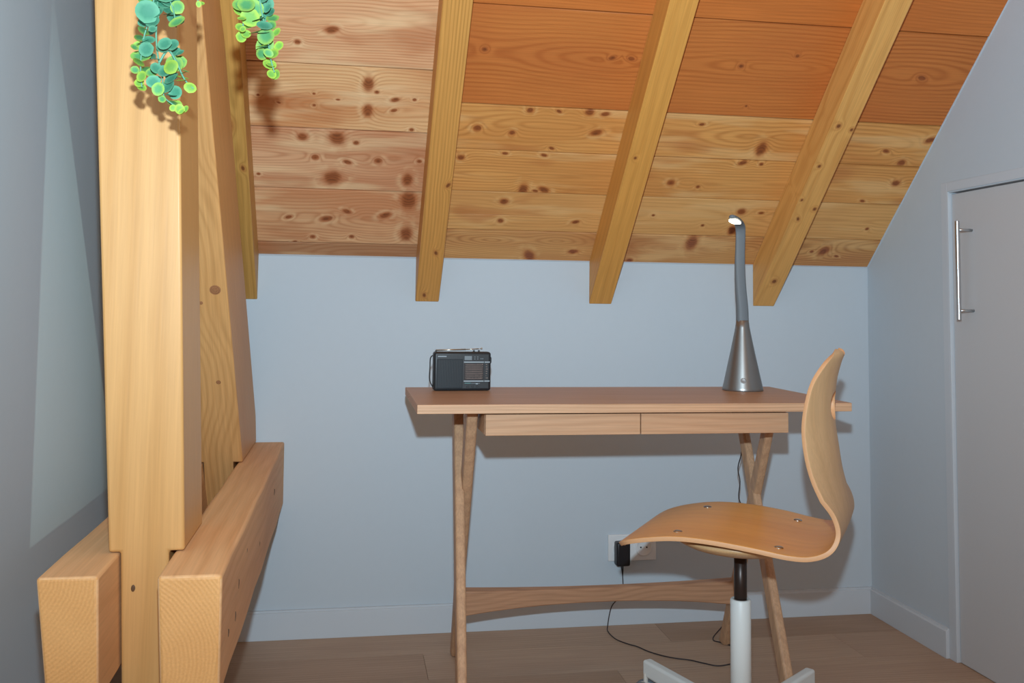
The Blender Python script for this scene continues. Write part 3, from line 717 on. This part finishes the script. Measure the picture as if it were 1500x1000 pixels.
bm = bmesh.new(); box(bm, (0.003, fy-0.0007, dz0), (0.0545, fy+0.001, dz1)); dial = put('dial', bm, DIALM, radio)
for x0, x1 in ((0.003, 0.0545), (0.0565, 0.0700)):
    for z in (dz0-0.0030, dz1):
        bm = bmesh.new(); box(bm, (x0, fy-0.0010, z), (x1, fy+0.001, z+0.0028)); put('dial_bar', bm, SILK, radio)
bm = bmesh.new(); random.seed(3)
for r_ in range(7):                                                  # the scale: rows of fine ticks, too small to read
    z = dz1-0.0045-r_*0.0057
    box(bm, (0.009, fy-0.0009, z-0.0022), (0.050, fy, z-0.0018))
    for q in range(11):
        x = 0.0075+q*0.0042; box(bm, (x, fy-0.0009, z-0.0006), (x+0.0008+0.0014*random.random(), fy, z+0.0010))
    box(bm, (0.0600, fy-0.0009, z-0.0006), (0.0605+0.005*random.random(), fy, z+0.0004))
tag(put('dial_scale', bm, DPR, dial), kind='stuff')
bm = bmesh.new(); box(bm, (0.0055, fy-0.0009, 0.0188), (0.0215, fy+0.001, 0.0204)); put('switch_mark', bm, plain('radio_teal_mark', '#5d8c8c', 0.5), radio)
bm = bmesh.new(); box(bm, (0.0225, fy-0.0009, 0.0190), (0.0450, fy+0.001, 0.0196)); box(bm, (0.034, fy-0.0009, 0.0170), (0.040, fy+0.001, 0.0196)); put('switch_line', bm, SILK, radio)
for i in range(3):
    bm = bmesh.new(); box(bm, (0.010+i*0.013, fy-0.002, 0.009), (0.016+i*0.013, fy+0.001, 0.0135)); put('slide_switch', bm, RB, radio, bevel=0.0005)
bm = bmesh.new(); tube(bm, [(RWd/2-0.001, 0.0, RHt-0.0215), (RWd/2+0.0028, 0.0, RHt-0.0215)], 0.0085, 24); put('tuning_wheel', bm, RB, radio, smooth=False)
bm = bmesh.new(); pts = catmull([(-RWd/2-0.001, 0.006, RHt-0.010), (-RWd/2-0.0065, 0.006, RHt-0.018), (-RWd/2-0.0075, 0.004, 0.055), (-RWd/2-0.0085, 0.003, 0.034), (-RWd/2-0.0065, 0.003, 0.022), (-RWd/2-0.0005, 0.004, 0.010)], 5)
bm = strap(pts, lambda t: 0.012, lambda t: 0.0022, lambda t: (0, 1, 0)); put('wrist_strap', bm, plain('radio_strap', '#15191d', 0.6), radio, smooth=True)
bm = bmesh.new()
tube(bm, [(-RWd/2+0.008, 0.010, RHt+0.0030), (0.012, 0.010, RHt+0.0052)], 0.0020, 12); tube(bm, [(0.012, 0.010, RHt+0.0052), (0.045, 0.010, RHt+0.0068)], 0.0014, 12)
tube(bm, [(0.045, 0.010, RHt+0.0068), (0.0535, 0.010, RHt+0.0072)], 0.0009, 10); tube(bm, [(0.0535, 0.010, RHt+0.0052), (0.0535, 0.010, RHt+0.0098)], 0.0018, 12)
tag(put('aerial', bm, plain('aerial_chrome', '#c9bfae', 0.28, metal=0.9), radio, smooth=True), 'folded telescopic aerial')
for x in (-RWd/2+0.008, 0.033, 0.046):
    bm = bmesh.new(); box(bm, (x-0.0022, 0.006, RHt-0.002), (x+0.0022, 0.012, RHt+0.0035)); put('aerial_clip', bm, RB, radio, bevel=0.0006)

# ------------------------------------------------------------------ wall sockets, power adapter and its cord
OUTM = plain('socket_plastic', '#e6e8ea', 0.4)
outlet = empty('wall_socket', (0.8795, D, 0.230), 'white double wall socket above the skirting, behind the chair seat', 'socket')
bm = boxbm((-0.0765, -0.009, -0.0395), (0.0765, -0.0002, 0.0395)); put('plate', bm, OUTM, outlet, bevel=0.002)
for x in (-0.036, 0.036):
    bm = bmesh.new(); lathe(bm, [(.0265, 0), (.0265, .0022), (.0245, .0024), (.0225, .0016), (.0215, .0004)], (0, 0, 0), 36)
    wl_ = put('socket_well', bm, OUTM, outlet, smooth=True, matrix=Matrix.Translation((x, -0.009, 0)) @ Matrix.Rotation(math.pi/2, 4, 'X'))
    bm = bmesh.new()
    for dx in (-0.0095, 0.0095): tube(bm, [(dx, 0, 0.0), (dx, 0, 0.0021)], 0.0024, 12)
    put('pin_hole', bm, plain('pin_hole_dark', '#2a2a2a', 0.8), wl_)
ad = empty('power_adapter', (0.8410, 2.862, 0.218), 'black plug-in power adapter with thin dark cord trailing over the floor', 'adapter')
ABLK = plain('adapter_black', '#15151a', 0.4)
bm = boxbm((-0.0215, -0.015, -0.0350), (0.0215, 0.020, 0.0360)); put('body', bm, ABLK, ad, bevel=0.006, segs=3)
bm = bmesh.new(); tube(bm, [(-0.001, 0, -0.033), (0, 0, -0.048), (0.001, 0, -0.066)], [0.0052, 0.0036, 0.0016], 12); put('strain_relief', bm, ABLK, ad, smooth=True)
CORDM = plain('cord_black', '#2b2226', 0.5)
cord = catmull([(0.842, 2.862, 0.153), (0.840, 2.860, 0.10), (0.806, 2.855, 0.065), (0.790, 2.842, 0.012), (0.7862, 2.8284-0.01, 0.0022), (0.792, 2.757, 0.0022), (0.8155, 2.7143, 0.0022), (0.836, 2.690, 0.0022), (0.8557, 2.6489, 0.0022), (0.885, 2.612, 0.0022),
                (0.9147, 2.5885, 0.0022), (0.950, 2.570, 0.0022), (0.9771, 2.5446, 0.0022), (1.010, 2.520, 0.0022), (1.0534, 2.5293, 0.0022), (1.085, 2.540, 0.0022), (1.106, 2.575, 0.0022), (1.112, 2.615, 0.0022), (1.1097, 2.656, 0.0022),
                (1.0880, 2.690, 0.0022), (1.0740, 2.718, 0.006), (1.1290, 2.745, 0.05), (1.1410, 2.700, 0.16), (1.1340, 2.630, 0.30), (1.1300, 2.610, 0.38), (1.1060, 2.600, 0.430), (1.1094, 2.600, 0.4775), (1.1034, 2.600, 0.5159), (1.1105, 2.590, 0.5638),
                (1.1060, 2.575, 0.640), (1.092, 2.560, 0.725), (1.080, 2.547, 0.7525), (1.062, 2.520, 0.7525), (1.050, 2.485, 0.753)], 6)
bm = bmesh.new(); tube(bm, [p-Vector((0.8410, 2.862, 0.218)) for p in cord], 0.0016, 8); put('cord', bm, CORDM, ad, smooth=True)

# ------------------------------------------------------------------ hanging artificial eucalyptus
plant = empty('hanging_eucalyptus', (-0.245, 1.42, 1.60), 'artificial eucalyptus garland hanging in two bunches before the post', 'plant')
STEMS= {'A1': [(-0.282, 1.42, 1.474), (-0.2836, 1.4, 1.4164), (-0.2877, 1.4, 1.3763), (-0.2958, 1.4, 1.346), (-0.2993, 1.4, 1.3162), (-0.2992, 1.4, 1.2916), (-0.2965, 1.4, 1.2691)], 'A2': [(-0.282, 1.42, 1.474), (-0.2803, 1.4, 1.3767), (-0.2797, 1.4, 1.3371), (-0.2748, 1.4, 1.3057), (-0.2695, 1.4, 1.2863), (-0.2666, 1.4, 1.2589), (-0.255, 1.4, 1.2476), (-0.2398, 1.4, 1.2385)], 'A3': [(-0.282, 1.42, 1.474), (-0.2665, 1.4, 1.4076), (-0.2581, 1.4, 1.3832), (-0.2535, 1.4, 1.3586)], 'A4': [(-0.2748, 1.4, 1.3057), (-0.2634, 1.4, 1.3242), (-0.2517, 1.4, 1.309), (-0.2416, 1.4, 1.2878), (-0.2347, 1.4, 1.2783), (-0.226, 1.4, 1.2708)], 'C1': [(-0.2573, 1.42, 1.4759), (-0.2372, 1.4, 1.4297), (-0.227, 1.4, 1.4063), (-0.2237, 1.4, 1.3945)], 'B1': [(-0.1473, 1.42, 1.4843), (-0.1417, 1.4, 1.4263), (-0.1347, 1.4, 1.3862), (-0.1281, 1.4, 1.3583), (-0.1235, 1.4, 1.3364), (-0.1201, 1.4, 1.3185), (-0.1148, 1.4, 1.3006)], 'B2': [(-0.1473, 1.42, 1.4843), (-0.1568, 1.4, 1.4151), (-0.1606, 1.4, 1.3845), (-0.1605, 1.4, 1.3523)]}
LEAVES= {'A1': [(-0.289, 1.388, 1.404, 0.0116, 0), (-0.279, 1.396, 1.415, 0.0116, 0), (-0.296, 1.404, 1.392, 0.0105, 1), (-0.284, 1.412, 1.392, 0.0116, 0), (-0.29, 1.392, 1.374, 0.0137, 0), (-0.277, 1.4, 1.375, 0.0084, 0), (-0.303, 1.408, 1.367, 0.0068, 0), (-0.283, 1.388, 1.361, 0.0095, 0), (-0.298, 1.396, 1.352, 0.0084, 1), (-0.288, 1.404, 1.356, 0.0074, 0), (-0.307, 1.412, 1.346, 0.0068, 1), (-0.29, 1.392, 1.338, 0.0074, 0), (-0.298, 1.4, 1.334, 0.0084, 0), (-0.309, 1.408, 1.333, 0.0053, 2), (-0.305, 1.388, 1.322, 0.0047, 1), (-0.292, 1.396, 1.323, 0.0089, 0), (-0.301, 1.404, 1.315, 0.0116, 1), (-0.291, 1.412, 1.32, 0.0074, 0), (-0.299, 1.392, 1.302, 0.0074, 2), (-0.308, 1.4, 1.295, 0.0053, 1), (-0.295, 1.408, 1.299, 0.0074, 1), (-0.296, 1.388, 1.283, 0.0074, 2), (-0.301, 1.396, 1.276, 0.0068, 2), (-0.299, 1.404, 1.271, 0.0063, 2)], 'A2': [(-0.281, 1.388, 1.348, 0.0047, 0), (-0.277, 1.396, 1.308, 0.0047, 0), (-0.277, 1.404, 1.296, 0.0074, 0), (-0.287, 1.412, 1.293, 0.0063, 1), (-0.264, 1.392, 1.29, 0.0089, 0), (-0.268, 1.4, 1.295, 0.0063, 0), (-0.26, 1.408, 1.291, 0.0079, 0), (-0.28, 1.388, 1.276, 0.0079, 0), (-0.278, 1.396, 1.282, 0.0053, 0), (-0.257, 1.404, 1.282, 0.0084, 0), (-0.271, 1.412, 1.275, 0.0068, 1), (-0.272, 1.392, 1.265, 0.0079, 1), (-0.26, 1.4, 1.271, 0.0095, 0), (-0.251, 1.408, 1.264, 0.0084, 0), (-0.256, 1.388, 1.259, 0.0084, 0), (-0.268, 1.396, 1.253, 0.0053, 1), (-0.256, 1.404, 1.251, 0.0063, 1), (-0.252, 1.412, 1.249, 0.0068, 2), (-0.253, 1.392, 1.241, 0.0042, 2), (-0.244, 1.4, 1.24, 0.0063, 2), (-0.239, 1.408, 1.244, 0.0047, 2), (-0.238, 1.388, 1.233, 0.0047, 2)], 'A3': [(-0.27, 1.388, 1.401, 0.0116, 0), (-0.26, 1.396, 1.411, 0.0116, 0), (-0.274, 1.404, 1.395, 0.0105, 0), (-0.264, 1.412, 1.398, 0.0116, 0), (-0.253, 1.392, 1.388, 0.0084, 1), (-0.266, 1.4, 1.384, 0.0084, 0), (-0.258, 1.408, 1.376, 0.0116, 0), (-0.25, 1.388, 1.362, 0.0105, 1), (-0.265, 1.396, 1.375, 0.0063, 0)], 'A4': [(-0.264, 1.388, 1.328, 0.0089, 0), (-0.256, 1.396, 1.33, 0.0084, 0), (-0.271, 1.404, 1.324, 0.0063, 0), (-0.254, 1.412, 1.325, 0.0063, 0), (-0.244, 1.392, 1.318, 0.0053, 0), (-0.255, 1.4, 1.307, 0.0105, 1), (-0.249, 1.408, 1.312, 0.0079, 1), (-0.255, 1.388, 1.296, 0.0095, 2), (-0.243, 1.396, 1.293, 0.0063, 1), (-0.237, 1.404, 1.294, 0.0047, 1), (-0.244, 1.412, 1.288, 0.0074, 2), (-0.243, 1.392, 1.28, 0.0063, 2), (-0.231, 1.4, 1.272, 0.0074, 2), (-0.227, 1.408, 1.272, 0.0047, 2)], 'C1': [(-0.229, 1.388, 1.412, 0.0063, 1), (-0.223, 1.396, 1.413, 0.0063, 1), (-0.228, 1.404, 1.404, 0.0047, 2), (-0.224, 1.412, 1.402, 0.0047, 2), (-0.222, 1.392, 1.391, 0.0037, 2)], 'B1': [(-0.15, 1.388, 1.416, 0.0126, 0), (-0.137, 1.396, 1.415, 0.0126, 0), (-0.145, 1.404, 1.405, 0.0126, 0), (-0.132, 1.412, 1.406, 0.0105, 0), (-0.127, 1.392, 1.394, 0.0074, 0), (-0.146, 1.4, 1.392, 0.0116, 1), (-0.136, 1.408, 1.391, 0.0105, 0), (-0.151, 1.388, 1.378, 0.0116, 2), (-0.138, 1.396, 1.375, 0.0095, 1), (-0.124, 1.404, 1.393, 0.0063, 0), (-0.121, 1.412, 1.384, 0.0079, 1), (-0.13, 1.392, 1.366, 0.0095, 0), (-0.142, 1.4, 1.357, 0.0084, 1), (-0.121, 1.408, 1.369, 0.0074, 1), (-0.133, 1.388, 1.356, 0.0084, 0), (-0.114, 1.396, 1.361, 0.0063, 2), (-0.128, 1.404, 1.352, 0.0105, 1), (-0.131, 1.412, 1.343, 0.0126, 1), (-0.131, 1.392, 1.334, 0.0095, 2), (-0.11, 1.4, 1.341, 0.0068, 2), (-0.134, 1.408, 1.327, 0.0074, 1), (-0.123, 1.388, 1.325, 0.0063, 1), (-0.117, 1.396, 1.326, 0.0074, 2), (-0.123, 1.404, 1.315, 0.0084, 2), (-0.121, 1.412, 1.312, 0.0058, 2), (-0.119, 1.392, 1.298, 0.0063, 2), (-0.113, 1.4, 1.3, 0.0063, 2), (-0.116, 1.408, 1.298, 0.0047, 2)], 'B2': [(-0.164, 1.388, 1.396, 0.0105, 1), (-0.156, 1.396, 1.394, 0.0116, 1), (-0.168, 1.404, 1.393, 0.0084, 2), (-0.151, 1.412, 1.389, 0.0116, 1), (-0.161, 1.392, 1.372, 0.0053, 2), (-0.166, 1.4, 1.367, 0.0063, 2), (-0.155, 1.408, 1.369, 0.0063, 2), (-0.159, 1.388, 1.356, 0.0042, 2), (-0.163, 1.396, 1.35, 0.0068, 2), (-0.156, 1.404, 1.354, 0.0058, 2)]}
STEMM = plain('stem_green', '#558a70', 0.5)
def leafmat(name, c1, c2):
    M = NT(name); tc = M.n('ShaderNodeTexCoord').outputs['Object']
    ln = M.vmath('LENGTH', tc, (0, 0, 0), out=1)
    oi = M.n('ShaderNodeObjectInfo').outputs['Random']
    nz = M.noise(M.vmath('ADD', tc, (0.3, 0.7, 0.1)), 2.2, 2)
    f = M.ramp(M.math('ADD', ln, M.math('MULTIPLY', nz, 0.5)), 0.6, 1.25, 0, 1)
    c = M.mix(f, lin(c1), lin(c2))
    c = M.mix(1.0, c, M.ramp(oi, 0, 1, 0.82, 1.12, smooth=False), 'MULTIPLY')
    M.t.links.new(c, M.b.inputs['Base Color']); M.b.inputs['Roughness'].default_value = 0.6; M.b.inputs['Specular IOR Level'].default_value = 0.25
    M.b.inputs['Subsurface Weight'].default_value = 0.0
    return M.m
LM = [leafmat('leaf_teal', '#38735a', '#528a6c'), leafmat('leaf_green', '#47824f', '#7c9f46'), leafmat('leaf_lime', '#65923e', '#8eaa3e')]
leafmesh = []
for k in range(3):
    bm = bmesh.new(); c0 = bm.verts.new((0, 0, -0.05)); n = 16; R1 = []; R2 = []; bot = bm.verts.new((0, 0, -0.09))
    for q in range(n):
        a = 2*math.pi*q/n; rr = 1.0+(0.08 if q == n//4 else 0)
        R1.append(bm.verts.new((0.6*rr*math.cos(a), 0.6*rr*math.sin(a), -0.01)))
        R2.append(bm.verts.new((rr*math.cos(a), rr*math.sin(a), 0.07)))
    for q in range(n):
        r = (q+1) % n
        bm.faces.new((c0, R1[q], R1[r])); bm.faces.new((R1[q], R2[q], R2[r], R1[r])); bm.faces.new((bot, R2[r], R2[q]))
    me = bpy.data.meshes.new('leaf'); bmesh.ops.recalc_face_normals(bm, faces=bm.faces); bm.to_mesh(me); bm.free(); me.materials.append(LM[k]); leafmesh.append(me)
random.seed(21)
for key, pts in STEMS.items():
    if key != 'A4':     # over the rim of the pot and down
        x0 = pts[0][0]; xr = -0.245+max(-0.05, min(0.05, (x0+0.245)*0.6))
        pts = [(xr, 1.425, 1.722), (xr, 1.378, 1.735), ((xr*0.7+x0*0.3), 1.366, 1.68), ((xr+x0)/2, 1.372, 1.58)]+list(pts)
    pp = catmull([Vector(p) for p in pts], 6)
    bm = bmesh.new(); n_ = len(pp); tube(bm, [p-plant.location for p in pp], [0.0019-0.0010*i/n_ for i in range(n_)], 7)
    st = put('stem', bm, STEMM, plant, smooth=True)
    for (x, y, z, r, ci) in LEAVES[key]:
        P = Vector((x, y, z))
        near = min(pp, key=lambda q: (q-P).length)
        out = (P-near); out = out.normalized() if out.length > 1e-4 else Vector((random.uniform(-1, 1), 0, -.4))
        P.y += random.uniform(-0.012, 0.010)
        # each disc leaf faces mostly outwards and towards the room, hanging a little
        nrm = Vector((random.uniform(-.35, .35)-out.x*0.35, -1.0+random.uniform(0, .35), random.uniform(-.25, .75)))
        if random.random() < 0.22: nrm = Vector((random.uniform(-.5, .5), -0.35, random.choice((-1, 1))))
        q = nrm.to_track_quat('Z', 'Y')
        Mx = Matrix.Translation(P-plant.location) @ q.to_matrix().to_4x4() @ Matrix.Rotation(random.uniform(0, 6.28), 4, 'Z') @ Matrix.Diagonal((r*1.22, r*random.uniform(.92, 1.22), r*1.2, 1))
        put('leaf', None, None, st, mesh=leafmesh[ci], matrix=Mx)
# the pot it trails from, hung on cords from the rafter above the frame
bm = bmesh.new(); lathe(bm, [(.045, 0), (.050, .002), (.062, .085), (.066, .088), (.066, .100), (.060, .100), (.058, .085), (.02, .08)], (0, 0, 0), 32)
put('pot', bm, plain('pot_white', '#e2ddd2', 0.6), plant, smooth=True, matrix=Matrix.Translation((0.0, 0.02, 0.02)))
for a in (0.4, 2.5, 4.6):
    bm = bmesh.new(); tube(bm, [(0.063*math.cos(a), 0.02+0.063*math.sin(a), 0.115), (-0.03, 0.02, 0.42), (-0.055, 0.02, 0.735)], 0.0012, 6); put('cord', bm, plain('twine', '#c9b68e', 0.8), plant)
